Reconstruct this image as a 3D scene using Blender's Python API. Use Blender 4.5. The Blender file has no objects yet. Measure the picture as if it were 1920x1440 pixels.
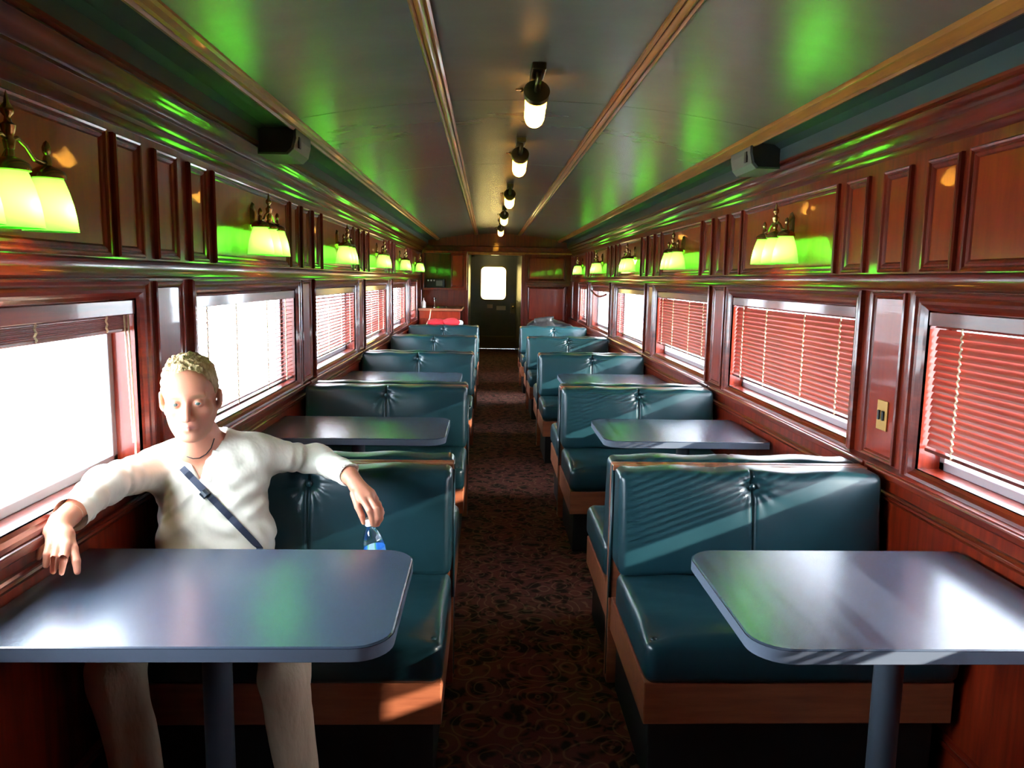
import bpy, math, random
import numpy as np
from mathutils import Vector, Matrix
random.seed(4)
S = bpy.context.scene
COL = S.collection
PI = math.pi

# ------------------------------------------------------------------ camera
F = 1450.0; VP = (914.0, 523.0); ROLL = .012; H = 1.52
Yc = np.array([VP[0]-960, VP[1]-720, F]); Yc /= np.linalg.norm(Yc)
dn = np.array([-math.sin(ROLL), math.cos(ROLL), 0.]); Zd = dn - Yc*(dn@Yc); Zd /= np.linalg.norm(Zd)
Xc = np.cross(Zd, Yc)
B = np.stack([Xc, Yc, -Zd])
def W(u, v, y):                                    # a point of the photo at distance y along the car
    r = B @ np.array([u-960, v-720, F]); return r*(y/r[1]) + np.array([0, 0, H])
cam = bpy.data.cameras.new('camera'); co = bpy.data.objects.new('camera', cam); COL.objects.link(co)
cam.sensor_width = 36; cam.lens = F/1920*36; cam.clip_start = .02; cam.clip_end = 500
r_, u_, b_ = B[:, 0], -B[:, 1], -B[:, 2]
co.matrix_world = Matrix(((r_[0], u_[0], b_[0], 0), (r_[1], u_[1], b_[1], 0), (r_[2], u_[2], b_[2], H), (0, 0, 0, 1)))
S.camera = co
# ------------------------------------------------------------------ light
w = bpy.data.worlds.new('world'); S.world = w; w.use_nodes = True
bg = w.node_tree.nodes['Background']; bg.inputs[0].default_value = (.76, .87, 1.0, 1); bg.inputs[1].default_value = 52.0
sun = bpy.data.lights.new('sun', 'SUN'); sun.energy = 24; sun.angle = .012; sun.color = (1, .93, .8)
so = bpy.data.objects.new('sun', sun); COL.objects.link(so)
so.rotation_euler = Vector((-1, .60, -.37)).to_track_quat('-Z', 'Y').to_euler()
S.view_settings.view_transform = 'Standard'; S.view_settings.look = 'None'
S.view_settings.exposure = 0.0; S.view_settings.gamma = 1; S.view_settings.use_curve_mapping = False
SHADE_W = 1.9; JAR_W = 26.0

# ------------------------------------------------------------------ materials
def mat(name, col, rough=.5, metal=0., coat=0., spec=.5, bump=None, var=None, emit=None, coat_rough=.06, transl=None, sub=0):
    m = bpy.data.materials.new(name); m.use_nodes = True; nt = m.node_tree; N = nt.nodes; L = nt.links
    p = N['Principled BSDF']
    p.inputs['Base Color'].default_value = (*col, 1); p.inputs['Roughness'].default_value = rough
    p.inputs['Metallic'].default_value = metal; p.inputs['Coat Weight'].default_value = coat
    p.inputs['Coat Roughness'].default_value = coat_rough; p.inputs['Specular IOR Level'].default_value = spec
    if sub: p.inputs['Subsurface Weight'].default_value = sub; p.inputs['Subsurface Radius'].default_value = (.012, .005, .003); p.inputs['Subsurface Scale'].default_value = .5
    tc = N.new('ShaderNodeTexCoord'); mp = N.new('ShaderNodeMapping'); L.new(tc.outputs['Object'], mp.inputs[0])
    if var:                                         # (second colour, scale vector, noise scale)
        c2, sc, ns = var; mp.inputs['Scale'].default_value = sc
        nz = N.new('ShaderNodeTexNoise'); nz.inputs['Scale'].default_value = ns; nz.inputs['Detail'].default_value = 6; nz.inputs['Roughness'].default_value = .6
        L.new(mp.outputs[0], nz.inputs[0]); rp = N.new('ShaderNodeValToRGB')
        rp.color_ramp.elements[0].position = .35; rp.color_ramp.elements[1].position = .65
        rp.color_ramp.elements[0].color = (*col, 1); rp.color_ramp.elements[1].color = (*c2, 1)
        L.new(nz.outputs[0], rp.inputs[0]); L.new(rp.outputs[0], p.inputs['Base Color'])
    if bump:                                        # (scale vector, noise scale, strength, distance)
        sc, ns, st, di = bump
        mb_ = N.new('ShaderNodeMapping'); mb_.inputs['Scale'].default_value = sc; L.new(tc.outputs['Object'], mb_.inputs[0])
        nb = N.new('ShaderNodeTexNoise'); nb.inputs['Scale'].default_value = ns; nb.inputs['Detail'].default_value = 3
        L.new(mb_.outputs[0], nb.inputs[0]); bp = N.new('ShaderNodeBump'); bp.inputs['Strength'].default_value = st; bp.inputs['Distance'].default_value = di
        L.new(nb.outputs[0], bp.inputs['Height']); L.new(bp.outputs[0], p.inputs['Normal'])
    if emit: p.inputs['Emission Color'].default_value = (*emit[0], 1); p.inputs['Emission Strength'].default_value = emit[1]
    if transl:
        tr = N.new('ShaderNodeBsdfTranslucent'); tr.inputs[0].default_value = (*transl[0], 1)
        mx = N.new('ShaderNodeMixShader'); mx.inputs[0].default_value = transl[1]
        L.new(p.outputs[0], mx.inputs[1]); L.new(tr.outputs[0], mx.inputs[2]); L.new(mx.outputs[0], N['Material Output'].inputs[0])
    return m
M = {}
M['wood'] = mat('mahogany', (.085, .006, .002), .30, coat=.6, spec=.3, var=((.19, .018, .004), (2, .35, 5), 7), bump=((2, .3, 6), 5, .12, .002))
M['woodv'] = mat('mahogany_upright', (.10, .007, .002), .30, coat=.6, spec=.3, var=((.21, .020, .005), (5, 5, .4), 7), bump=((5, 5, .3), 5, .12, .002))
M['panelw'] = mat('mahogany_panel', (.22, .013, .002), .28, coat=.6, coat_rough=.04, spec=.3, var=((.30, .026, .004), (4, 4, .5), 6), bump=((4, 4, .3), 4, .03, .002))
M['trim'] = mat('oak_trim', (.28, .085, .008), .38, coat=.25, var=((.44, .16, .016), (3, .3, 3), 8))
M['laminate_wood'] = mat('bench_wood', (.20, .055, .025), .35, var=((.30, .09, .04), (.6, 5, 6), 6))
M['vinyl'] = mat('teal_vinyl', (.006, .027, .035), .30, spec=.45, bump=((1, 1, 1), 9, .10, .01), var=((.008, .034, .043), (1, 1, 1), 4))
M['black'] = mat('black_kick', (.006, .006, .007), .5)
M['table'] = mat('table_laminate', (.036, .050, .078), .27, spec=1.0)
M['edge'] = mat('table_edge_lit', (.10, .12, .16), .4)  # light on the table edge painted in, paler than the top
M['steel'] = mat('painted_steel', (.035, .045, .06), .35)
M['ceil'] = mat('ceiling_paint', (.15, .15, .105), .27, spec=.8, bump=((.12, 3.0, 1), 1.6, .07, .012), var=((.17, .17, .12), (1, 2, 1), 2))
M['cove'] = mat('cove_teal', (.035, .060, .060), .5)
M['coved'] = mat('cove_painted_shade', (.012, .018, .024), .6)  # shade of the cove soffit put into the colour; roof deck shares it
M['brass'] = mat('antique_brass', (.42, .27, .09), .22, metal=1)
M['bronze'] = mat('dark_bronze', (.13, .11, .05), .35, metal=1)
M['slat'] = mat('red_blind_slat', (.22, .034, .020), .35, spec=.5, var=((.29, .05, .03), (1, .5, 1), 5), transl=((.55, .06, .03), .12))
M['cord'] = mat('cream_cord', (.75, .62, .42), .7)
M['alu'] = mat('grey_window_metal', (.35, .36, .38), .4, metal=.6)
M['greybox'] = mat('grey_speaker_case', (.16, .15, .12), .55)
M['grille'] = mat('black_speaker_grille', (.004, .004, .004), .8, bump=((1, 1, 1), 260, .6, .002))
M['plate'] = mat('outlet_plate_brass', (.55, .30, .08), .35, metal=.5)
M['skin'] = None
M['shirt'] = mat('cream_cotton', (.82, .76, .64), .85, spec=.2, bump=((1, 1, .6), 16, .55, .012))
M['pants'] = mat('beige_linen', (.55, .43, .30), .9, spec=.15, bump=((3, 3, 1), 14, .35, .01))
M['hair'] = mat('blond_hair', (.42, .27, .11), .6, var=((.66, .50, .27), (4, 4, 1.5), 25), bump=((5, 5, 1), 40, .8, .006))
M['navy'] = mat('navy_webbing', (.018, .026, .055), .6)
M['shoe'] = mat('brown_leather', (.06, .035, .02), .5)
M['red'] = mat('red_fabric', (.75, .02, .035), .8, bump=((1, 1, 1), 14, .4, .02))
M['bag'] = mat('black_nylon', (.010, .009, .011), .45, bump=((1, 1, 1), 14, .5, .02))
M['door'] = mat('green_grey_door', (.045, .050, .028), .30, spec=.6, var=((.06, .06, .035), (1, 1, 1), 5))
M['panelg'] = mat('corridor_panel', (.10, .085, .03), .35, coat=.5)
M['chrome'] = mat('chrome', (.8, .8, .82), .12, metal=1)
M['paper'] = mat('pale_paper', (.5, .42, .34), .7)
M['white'] = mat('white_plastic', (.8, .8, .82), .4)
M['eye'] = mat('eye_white', (.75, .72, .68), .15)
M['iris'] = mat('grey_green_iris', (.10, .14, .12), .1)
M['ground'] = mat('pale_platform', (.45, .44, .42), .9)
# green translucent glass
def translucent(name, col, tcol, f, rough=.15):
    m = bpy.data.materials.new(name); m.use_nodes = True; nt = m.node_tree; N = nt.nodes; L = nt.links
    p = N['Principled BSDF']; p.inputs['Base Color'].default_value = (*col, 1); p.inputs['Roughness'].default_value = rough; p.inputs['Coat Weight'].default_value = .5
    tr = N.new('ShaderNodeBsdfTranslucent'); tr.inputs[0].default_value = (*tcol, 1)
    mx = N.new('ShaderNodeMixShader'); mx.inputs[0].default_value = f
    L.new(p.outputs[0], mx.inputs[1]); L.new(tr.outputs[0], mx.inputs[2]); L.new(mx.outputs[0], N['Material Output'].inputs[0])
    return m
M['green'] = translucent('green_cased_glass', (.05, .34, .03), (.11, .92, .055), .85)
M['jar'] = translucent('frosted_jar_glass', (.8, .70, .5), (1, .66, .28), .75, .3)
def emitter(name, col, st):
    m = bpy.data.materials.new(name); m.use_nodes = True; N = m.node_tree.nodes
    e = N.new('ShaderNodeEmission'); e.inputs[0].default_value = (*col, 1); e.inputs[1].default_value = st
    m.node_tree.links.new(e.outputs[0], N['Material Output'].inputs[0]); return m
M['bulb'] = emitter('lit_bulb', (1, .80, .50), 30)
def glass(name, tint, gl=.06):
    m = bpy.data.materials.new(name); m.use_nodes = True; nt = m.node_tree; N = nt.nodes; L = nt.links
    t = N.new('ShaderNodeBsdfTransparent'); t.inputs[0].default_value = (*tint, 1)
    g = N.new('ShaderNodeBsdfGlossy'); g.inputs['Roughness'].default_value = .02
    fr = N.new('ShaderNodeLayerWeight'); fr.inputs[0].default_value = .25
    mu = N.new('ShaderNodeMath'); mu.operation = 'MULTIPLY_ADD'; mu.inputs[1].default_value = .5; mu.inputs[2].default_value = gl
    L.new(fr.outputs['Fresnel'], mu.inputs[0])
    mx = N.new('ShaderNodeMixShader'); L.new(mu.outputs[0], mx.inputs[0]); L.new(t.outputs[0], mx.inputs[1]); L.new(g.outputs[0], mx.inputs[2])
    L.new(mx.outputs[0], N['Material Output'].inputs[0]); return m
M['glass'] = glass('window_glass', (.96, .97, .97), .02)
M['door_glass'] = glass('glare_tint_door_glass', (.50, .41, .22), .02)  # tint added to dim and yellow the daylight glare on the ceiling
M['pet'] = glass('clear_bottle_plastic', (.72, .86, .95), .10)
M['water'] = glass('water_in_bottle', (.45, .75, .95), .08)
# carpet
def carpet():
    m = bpy.data.materials.new('floral_carpet'); m.use_nodes = True; nt = m.node_tree; N = nt.nodes; L = nt.links
    p = N['Principled BSDF']; p.inputs['Roughness'].default_value = .95; p.inputs['Specular IOR Level'].default_value = .1
    tc = N.new('ShaderNodeTexCoord')
    ns = N.new('ShaderNodeTexNoise'); ns.inputs['Scale'].default_value = 5; L.new(tc.outputs['Object'], ns.inputs[0])
    mixv = N.new('ShaderNodeMix'); mixv.data_type = 'VECTOR'; mixv.inputs[0].default_value = .08
    L.new(tc.outputs['Object'], mixv.inputs[4]); L.new(ns.outputs[1], mixv.inputs[5])
    v = N.new('ShaderNodeTexVoronoi'); v.inputs['Scale'].default_value = 8.5; L.new(mixv.outputs[1], v.inputs[0])
    wv = N.new('ShaderNodeMath'); wv.operation = 'SINE'; ml = N.new('ShaderNodeMath'); ml.operation = 'MULTIPLY'; ml.inputs[1].default_value = 24
    L.new(v.outputs['Distance'], ml.inputs[0]); L.new(ml.outputs[0], wv.inputs[0])
    rp = N.new('ShaderNodeValToRGB'); e = rp.color_ramp.elements; e[0].position = .70; e[0].color = (.016, .009, .007, 1); e[1].position = .95; e[1].color = (.075, .048, .028, 1)
    L.new(wv.outputs[0], rp.inputs[0])
    v2 = N.new('ShaderNodeTexVoronoi'); v2.inputs['Scale'].default_value = 23; v2.feature = 'F2'; L.new(mixv.outputs[1], v2.inputs[0])
    rp2 = N.new('ShaderNodeValToRGB'); e = rp2.color_ramp.elements; e[0].position = .55; e[0].color = (0, 0, 0, 1); e[1].position = .75; e[1].color = (.08, .022, .018, 1)
    L.new(v2.outputs['Distance'], rp2.inputs[0])
    ad = N.new('ShaderNodeMix'); ad.data_type = 'RGBA'; ad.blend_type = 'ADD'; ad.inputs[0].default_value = 1
    L.new(rp.outputs[0], ad.inputs[6]); L.new(rp2.outputs[0], ad.inputs[7]); L.new(ad.outputs[2], p.inputs['Base Color'])
    n3 = N.new('ShaderNodeTexNoise'); n3.inputs['Scale'].default_value = 300; L.new(tc.outputs['Object'], n3.inputs[0])
    bp = N.new('ShaderNodeBump'); bp.inputs['Strength'].default_value = .5; bp.inputs['Distance'].default_value = .004
    L.new(n3.outputs[0], bp.inputs['Height']); L.new(bp.outputs[0], p.inputs['Normal'])
    return m
M['carpet'] = carpet()

# ------------------------------------------------------------------ mesh helpers
class MB:
    def __init__(s): s.v = []; s.f = []
    def add(s, vs, fs):
        o = len(s.v); s.v += [tuple(map(float, p)) for p in vs]; s.f += [tuple(i+o for i in f) for f in fs]; return s
    def box(s, a, b):
        x0, y0, z0 = a; x1, y1, z1 = b
        return s.add([(x0,y0,z0),(x1,y0,z0),(x1,y1,z0),(x0,y1,z0),(x0,y0,z1),(x1,y0,z1),(x1,y1,z1),(x0,y1,z1)],
                     [(0,3,2,1),(4,5,6,7),(0,1,5,4),(1,2,6,5),(2,3,7,6),(3,0,4,7)])
    def cbox(s, a, b, c=.004):                       # box with chamfered edges
        a = np.array(a, float); b = np.array(b, float); lo = np.minimum(a, b); hi = np.maximum(a, b); c = min(c, *((hi-lo)*.45))
        return s.rbox(lo, hi, c, [[0, 1]]*3, seg=1)
    def rbox(s, lo, hi, r, grids=None, seg=2, fn=None):
        lo = np.array(lo, float); hi = np.array(hi, float)
        r = min(r, *((hi-lo)*.49))
        def axis(k):
            g = grids[k] if grids else [0, 1]
            inner = [lo[k]+r+(hi[k]-lo[k]-2*r)*t for t in g]
            pre = [lo[k]+r*(1-math.cos(PI/2*(i)/seg)) if False else lo[k]+r*(1-math.tan(PI/4*(1-i/seg))) for i in range(seg)]
            post = [hi[k]-r*(1-math.tan(PI/4*(1-i/seg))) for i in range(seg)][::-1]
            return pre+inner+post
        A = [axis(0), axis(1), axis(2)]; n = [len(a) for a in A]; idx = {}; vs = []; fs = []
        ilo = lo+r; ihi = hi-r
        def vert(i, j, k):
            key = (i, j, k)
            if key not in idx:
                p = np.array([A[0][i], A[1][j], A[2][k]]); q = np.clip(p, ilo, ihi); d = p-q; l = np.linalg.norm(d)
                p2 = q+d/l*r if l > 1e-9 else p
                if fn: p2 = np.array(fn(p2))
                idx[key] = len(vs); vs.append(tuple(p2))
            return idx[key]
        for ax in range(3):
            o = [(1, 2), (2, 0), (0, 1)][ax]
            for side in (0, 1):
                c = 0 if side == 0 else n[ax]-1
                for i in range(n[o[0]]-1):
                    for j in range(n[o[1]]-1):
                        q = []
                        for di, dj in ((0, 0), (1, 0), (1, 1), (0, 1)):
                            t = [0, 0, 0]; t[ax] = c; t[o[0]] = i+di; t[o[1]] = j+dj; q.append(vert(*t))
                        fs.append(tuple(q) if side else tuple(q[::-1]))
        return s.add(vs, fs)
    def tube(s, pts, rad, n=10, caps=True):
        pts = [Vector(p) for p in pts]; m = len(pts); rr = rad if hasattr(rad, '__len__') else [rad]*m
        vs = []; t0 = (pts[1]-pts[0]).normalized(); up = Vector((0, 0, 1)) if abs(t0.z) < .9 else Vector((1, 0, 0)); a = t0.cross(up).normalized()
        for i, p in enumerate(pts):
            t = (pts[min(i+1, m-1)]-pts[max(i-1, 0)]).normalized(); a = (a-t*a.dot(t)).normalized(); b = t.cross(a)
            for k in range(n): th = 2*PI*k/n; vs.append(p+(a*math.cos(th)+b*math.sin(th))*rr[i])
        fs = [(i*n+k, i*n+(k+1) % n, (i+1)*n+(k+1) % n, (i+1)*n+k) for i in range(m-1) for k in range(n)]
        if caps: fs += [tuple(range(n))[::-1], tuple(range((m-1)*n, m*n))]
        return s.add(vs, fs)
    def lathe(s, prof, c=(0, 0, 0), n=20, ax=None):    # prof: (radius, height)
        vs = []; q = Matrix.Identity(3) if ax is None else Vector(ax).to_track_quat('Z', 'Y').to_matrix()
        for r, h in prof:
            for k in range(n): vs.append(q @ Vector((r*math.cos(2*PI*k/n), r*math.sin(2*PI*k/n), h)) + Vector(c))
        m = len(prof); fs = [(i*n+k, i*n+(k+1) % n, (i+1)*n+(k+1) % n, (i+1)*n+k) for i in range(m-1) for k in range(n)]
        if prof[0][0] > 1e-6: fs.append(tuple(range(n))[::-1])
        if prof[-1][0] > 1e-6: fs.append(tuple(range((m-1)*n, m*n)))
        return s.add(vs, fs)
    def shell(s, prof, c=(0, 0, 0), n=28, ax=None):    # open lathe
        o = len(s.f); s.lathe(prof, c, n, ax)
        s.f = [f for f in s.f if len(f) == 4 or len(f) < 4]; return s
    def sweep(s, prof, y0, y1, closed=True, ends=True):  # prof (x,z) along y
        m = len(prof); vs = [(x, y0, z) for x, z in prof]+[(x, y1, z) for x, z in prof]
        rng = range(m if closed else m-1)
        fs = [(i, (i+1) % m, m+(i+1) % m, m+i) for i in rng]
        if closed and ends: fs += [tuple(range(m))[::-1], tuple(range(m, 2*m))]
        return s.add(vs, fs)
    def ring(s, xw, sg, y0, z0, y1, z1, prof):          # mitred moulding on a side wall
        vs = []; m = len(prof)
        for d, h in prof:
            x = xw+sg*h
            vs += [(x, y0+d, z0+d), (x, y1-d, z0+d), (x, y1-d, z1-d), (x, y0+d, z1-d)]
        fs = [(i*4+k, i*4+(k+1) % 4, (i+1)*4+(k+1) % 4, (i+1)*4+k) for i in range(m-1) for k in range(4)]
        return s.add(vs, fs)
    def ringy(s, yw, sg, x0, z0, x1, z1, prof):
        vs = []; m = len(prof)
        for d, h in prof:
            y = yw+sg*h
            vs += [(x0+d, y, z0+d), (x1-d, y, z0+d), (x1-d, y, z1-d), (x0+d, y, z1-d)]
        fs = [(i*4+k, i*4+(k+1) % 4, (i+1)*4+(k+1) % 4, (i+1)*4+k) for i in range(m-1) for k in range(4)]
        return s.add(vs, fs)
    def build(s, name, m, parent=None, smooth=False, loc=None, kind=None):
        me = bpy.data.meshes.new(name); me.from_pydata(s.v, [], s.f); me.update()
        import bmesh
        bm = bmesh.new(); bm.from_mesh(me); bmesh.ops.recalc_face_normals(bm, faces=bm.faces); bm.to_mesh(me); bm.free()
        me.materials.append(M[m] if isinstance(m, str) else m)
        if smooth:
            for p in me.polygons: p.use_smooth = True
            if smooth != True:
                try: me.set_sharp_from_angle(angle=smooth)
                except Exception: pass
        o = bpy.data.objects.new(name, me); COL.objects.link(o)
        if parent: o.parent = parent
        if loc is not None: o.location = loc
        if kind: o['kind'] = kind
        return o
def empty(name, loc=(0, 0, 0), rz=0):
    o = bpy.data.objects.new(name, None); COL.objects.link(o); o.location = loc; o.rotation_euler = (0, 0, rz); o.empty_display_size = .1; return o
def tag(o, label, cat, group=None):
    o['label'] = label; o['category'] = cat
    if group: o['group'] = group
    return o
def copy_tree(o, parent=None):
    c = o.copy(); COL.objects.link(c); c.parent = parent
    for ch in list(o.children): copy_tree(ch, c)
    return c
def structure(name, parent=None):
    o = empty(name) if parent is None else parent; o['kind'] = 'structure'; return o

# ------------------------------------------------------------------ dimensions
XL, XR = -1.13, 1.47
XRL = 1.425                                   # lower face of the right wall
P0, PP = 2.79, 2.08                           # first post and post pitch
YB, YE = -2.2, 13.6
ZI0, ZI1, ZO0, ZO1 = .90, 1.44, .865, 1.50
def posts(k): return P0+PP*k
openings = [(posts(k-1)+.25, posts(k)-.25) for k in range(0, 5)] + [(11.36, 12.35)]
SIDES = [('left', XL, 1), ('right', XR, -1)]
T = .12
# floor
MB().box((-1.4, YB, -.08), (1.7, 17.0, 0)).build('floor', 'carpet')['kind'] = 'structure'
gr = MB().box((-60, -60, -1.5), (60, 80, -1.3)).build('ground', 'ground'); gr['kind'] = 'structure'

PROFW = [(0, 0), (0, .018), (.006, .024), (.014, .022), (.020, .014), (.030, .018), (.040, .016), (.050, .006), (.060, 0), (.060, -.01)]
PROFP = [(0, 0), (0, .012), (.005, .018), (.011, .016), (.016, .009), (.022, .012), (.030, .008), (.036, .001), (.036, -.004)]
PROFP2 = [(0, 0), (0, .010), (.004, .014), (.009, .012), (.013, .006), (.018, .008), (.024, .001), (.024, -.003)]
for side, xw, sg in SIDES:
    wl = empty('wall_'+side); wl['kind'] = 'structure'
    m = MB(); xo = xw-sg*T
    xl = xw if side == 'left' else XRL
    m.box((xl, YB, 0), (xo, YE+.1, ZI0-.03))
    m.box((xw, YB, ZI1), (xo, YE+.1, 2.20))
    ys = [YB]+[q for o in openings for q in o]+[YE+.1]
    for i in range(0, len(ys), 2): m.box((xw, ys[i], ZI0-.03), (xo, ys[i+1], ZI1))
    for a, b in openings: m.box((xw, a, ZI0-.03), (xo, b, ZI0))
    m.build('wall_boards', 'woodv', wl)
    # picture rail between windows and upper panels
    MB().sweep([(xw, 1.503), (xw+sg*.012, 1.503), (xw+sg*.020, 1.511), (xw+sg*.014, 1.520), (xw+sg*.014, 1.548), (xw+sg*.018, 1.556), (xw+sg*.010, 1.562), (xw, 1.562)], YB, YE).build('picture_rail', 'wood', wl, smooth=.6)
    # lower wall panels with a bead
    for k in range(-1, 5):
        a, b = posts(k)+.05, posts(k+1)-.05
        q = MB(); q.ring(xl, sg, a, .12, b, .80, PROFP); q.build('panel_moulding', 'wood', wl)
    for k in range(-1, 6):
        c = posts(k)
        if c < YE-.3:
            q = MB(); q.ring(xw, sg, c-.115, ZO0+.01, c+.115, ZO1-.005, PROFP2); q.build('panel_moulding', 'woodv', wl)
            q = MB(); q.box((xw, c-.09, ZO0+.035), (xw+sg*.004, c+.09, ZO1-.03)); q.build('panel', 'panelw', wl)
            for d in (-.285, 0, .30):
                q = MB(); q.ring(xw, sg, c+d-.09, 1.568, c+d+.09, 1.935, PROFP); q.build('panel_moulding', 'woodv', wl)
                q = MB(); q.box((xw, c+d-.055, 1.604), (xw+sg*.003, c+d+.055, 1.90)); q.build('panel', 'panelw', wl)
        a, b = c+.47, c+PP-.42
        if b < YE:
            q = MB(); q.ring(xw, sg, a, 1.566, b, 1.938, PROFP); q.build('panel_moulding', 'woodv', wl)
            q = MB(); q.box((xw, a+.035, 1.602), (xw+sg*.004, b-.035, 1.904)); q.build('panel', 'panelw', wl)
# windows
WN = 0; PANES = []
for side, xw, sg in SIDES:
    for k, (a, b) in enumerate(openings):
        WN += 1; wn = empty('window_%d' % WN); wn['kind'] = 'structure'
        MB().ring(xw, sg, a-.06, ZO0-.025, b+.06, ZO1, PROFW).build('window_moulding', 'wood', wn)
        xg = xw-sg*.095
        q = MB()
        for (y0, y1, z0, z1) in ((a, b, ZI0, ZI0+.03), (a, b, ZI1-.03, ZI1), (a, a+.03, ZI0, ZI1), (b-.03, b, ZI0, ZI1)):
            q.cbox((xg-.012, y0, z0), (xg+.012, y1, z1), .003)
        q.build('sash', 'alu', wn)
        MB().box((xg-.002, a+.02, ZI0+.02), (xg+.002, b-.02, ZI1-.02)).build('pane', 'glass', wn)
        xs = xw+sg*.027 if side == 'left' else xw+sg*.055
        MB().cbox((xw-sg*.0, a-.24, .838), (xs, b+.24, .866), .006).build('sill', 'wood', wn)
# cornice, cove, ceiling
corn = {'left': [(-1.13, .440), (-1.125, .451), (-1.108, .462), (-1.115, .480), (-1.098, .490), (-1.085, .512), (-1.09, .524), (-1.082, .540), (-1.060, .551), (-1.045, .558), (-1.036, .568), (-1.045, .577), (-1.03, .582), (-1.03, .594), (-1.16, .594)],
        'right': [(1.47, .455), (1.463, .468), (1.45, .476), (1.455, .486), (1.432, .500), (1.42, .515), (1.425, .527), (1.402, .535), (1.388, .541), (1.380, .549), (1.39, .559), (1.375, .563), (1.375, .573), (1.5, .573)]}
cove = {'left': [(-1.03, .594), (-1.03, .645), (-1.0, .662), (-.89, .668)], 'right': [(1.375, .573), (1.375, .63), (1.345, .650), (1.26, .660)]}
ctrim = {'left': [(-.895, .664), (-.89, .650), (-.875, .645), (-.868, .655), (-.858, .648), (-.848, .652), (-.842, .668), (-.83, .672), (-.826, .684), (-.826, .71), (-.895, .71)],
         'right': [(1.265, .656), (1.262, .642), (1.247, .638), (1.24, .648), (1.23, .641), (1.222, .646), (1.216, .660), (1.206, .664), (1.202, .676), (1.202, .70), (1.265, .70)]}
tn = 0
for side, xw, sg in SIDES:
    tn += 1; MB().sweep([(x, z+H) for x, z in corn[side]], YB, YE, True).build('trim_%d' % tn, 'wood', smooth=.7)['kind'] = 'structure'
    c = [(x, z+H) for x, z in cove[side]]
    tn += 1; t = empty('trim_%d' % tn); t['kind'] = 'structure'
    MB().sweep([c[0], c[1], (c[1][0]-sg*.02, c[1][1]), (c[0][0]-sg*.02, c[0][1])], YB, YE).build('cove_fascia', 'cove', t)
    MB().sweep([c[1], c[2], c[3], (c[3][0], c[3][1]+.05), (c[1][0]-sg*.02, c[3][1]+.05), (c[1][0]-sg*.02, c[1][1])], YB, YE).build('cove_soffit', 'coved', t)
    tn += 1; MB().sweep([(x, z+H) for x, z in ctrim[side]], YB, YE).build('trim_%d' % tn, 'trim', smooth=.8)['kind'] = 'structure'
def zc(x): return H+.678+.100*(1-((x-.188)/1.02)**2)
for x0, x1 in ((-.230, -.168), (.516, .580)):
    tn += 1; zz = zc((x0+x1)/2)
    pr = [(x0, zz+.02), (x0, zz-.010), (x0+.008, zz-.016), (x0+.016, zz-.008), (x0+.024, zz-.018), (x0+.031, zz-.022), (x0+.038, zz-.018), (x1-.016, zz-.008), (x1-.008, zz-.016), (x1, zz-.010), (x1, zz+.02)]
    MB().sweep(pr, YB, YE).build('trim_%d' % tn, 'trim', smooth=.8)['kind'] = 'structure'
ce = empty('ceiling'); ce['kind'] = 'structure'
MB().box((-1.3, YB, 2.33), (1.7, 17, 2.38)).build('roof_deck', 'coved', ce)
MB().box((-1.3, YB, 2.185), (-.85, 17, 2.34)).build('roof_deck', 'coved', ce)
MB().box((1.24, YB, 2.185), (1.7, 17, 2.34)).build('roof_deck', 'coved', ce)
SEAM = [YB]+[1.62+1.9*i for i in range(0, 7)]+[YE]
for (x0, x1) in ((-.84, -.19), (-.19, .54), (.54, 1.215)):
    for i in range(len(SEAM)-1):
        q = MB(); n = 10; y0, y1 = SEAM[i]+.0025, SEAM[i+1]-.0025; vs = []
        for j in range(n+1):
            x = x0+(x1-x0)*j/n; z = zc(x); vs += [(x, y0, z), (x, y1, z), (x, y0, z+.02), (x, y1, z+.02)]
        fs = []
        for j in range(n):
            a = j*4; b = a+4; fs += [(a, a+1, b+1, b), (a+2, b+2, b+3, a+3), (a, b, b+2, a+2), (a+1, a+3, b+3, b+1)]
        fs += [(0, 2, 3, 1), (n*4, n*4+1, n*4+3, n*4+2)]
        q.add(vs, fs).build('panel', 'ceil', ce, smooth=.5)
# rear end behind the camera
MB().box((-1.3, YB-.1, 0), (1.7, YB, 2.4)).build('wall_back', 'woodv')['kind'] = 'structure'

# ------------------------------------------------------------------ far bulkhead and corridor
wf = empty('wall_front'); wf['kind'] = 'structure'
DX0, DX1, DZ = -.33, .59, 1.93
MB().box((-1.25, YE, 0), (DX0-.02, YE+.1, 2.4)).build('bulkhead_boards', 'woodv', wf)
MB().box((DX1+.02, YE, 0), (1.6, YE+.1, 2.4)).build('bulkhead_boards', 'woodv', wf)
MB().box((DX0-.02, YE, DZ), (DX1+.02, YE+.1, 2.4)).build('bulkhead_boards', 'woodv', wf)
MB().cbox((-1.13, YE-.045, 1.985), (1.46, YE, 2.08), .012).build('header_beam', 'wood', wf)
MB().cbox((-1.13, YE-.03, 1.955), (1.46, YE, 1.985), .008).build('header_beam', 'trim', wf)
for a, b in ((DX0-.06, DX0), (DX1, DX1+.06)):
    MB().cbox((a, YE-.03, 0), (b, YE+.1, DZ+.02), .006).build('door_casing', 'woodv', wf)
MB().cbox((DX0-.06, YE-.03, DZ), (DX1+.06, YE+.1, DZ+.03), .006).build('door_casing', 'trim', wf)
for (x0, z0, x1, z1) in ((.70, 1.50, 1.36, 1.92), (.70, .80, 1.36, 1.40), (.70, .1, 1.36, .74)):
    MB().ringy(YE, -1, x0, z0, x1, z1, PROFP).build('panel_moulding', 'woodv', wf)
    MB().box((x0+.036, YE-.004, z0+.036), (x1-.036, YE, z1-.036)).build('panel', 'panelw', wf)
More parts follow.
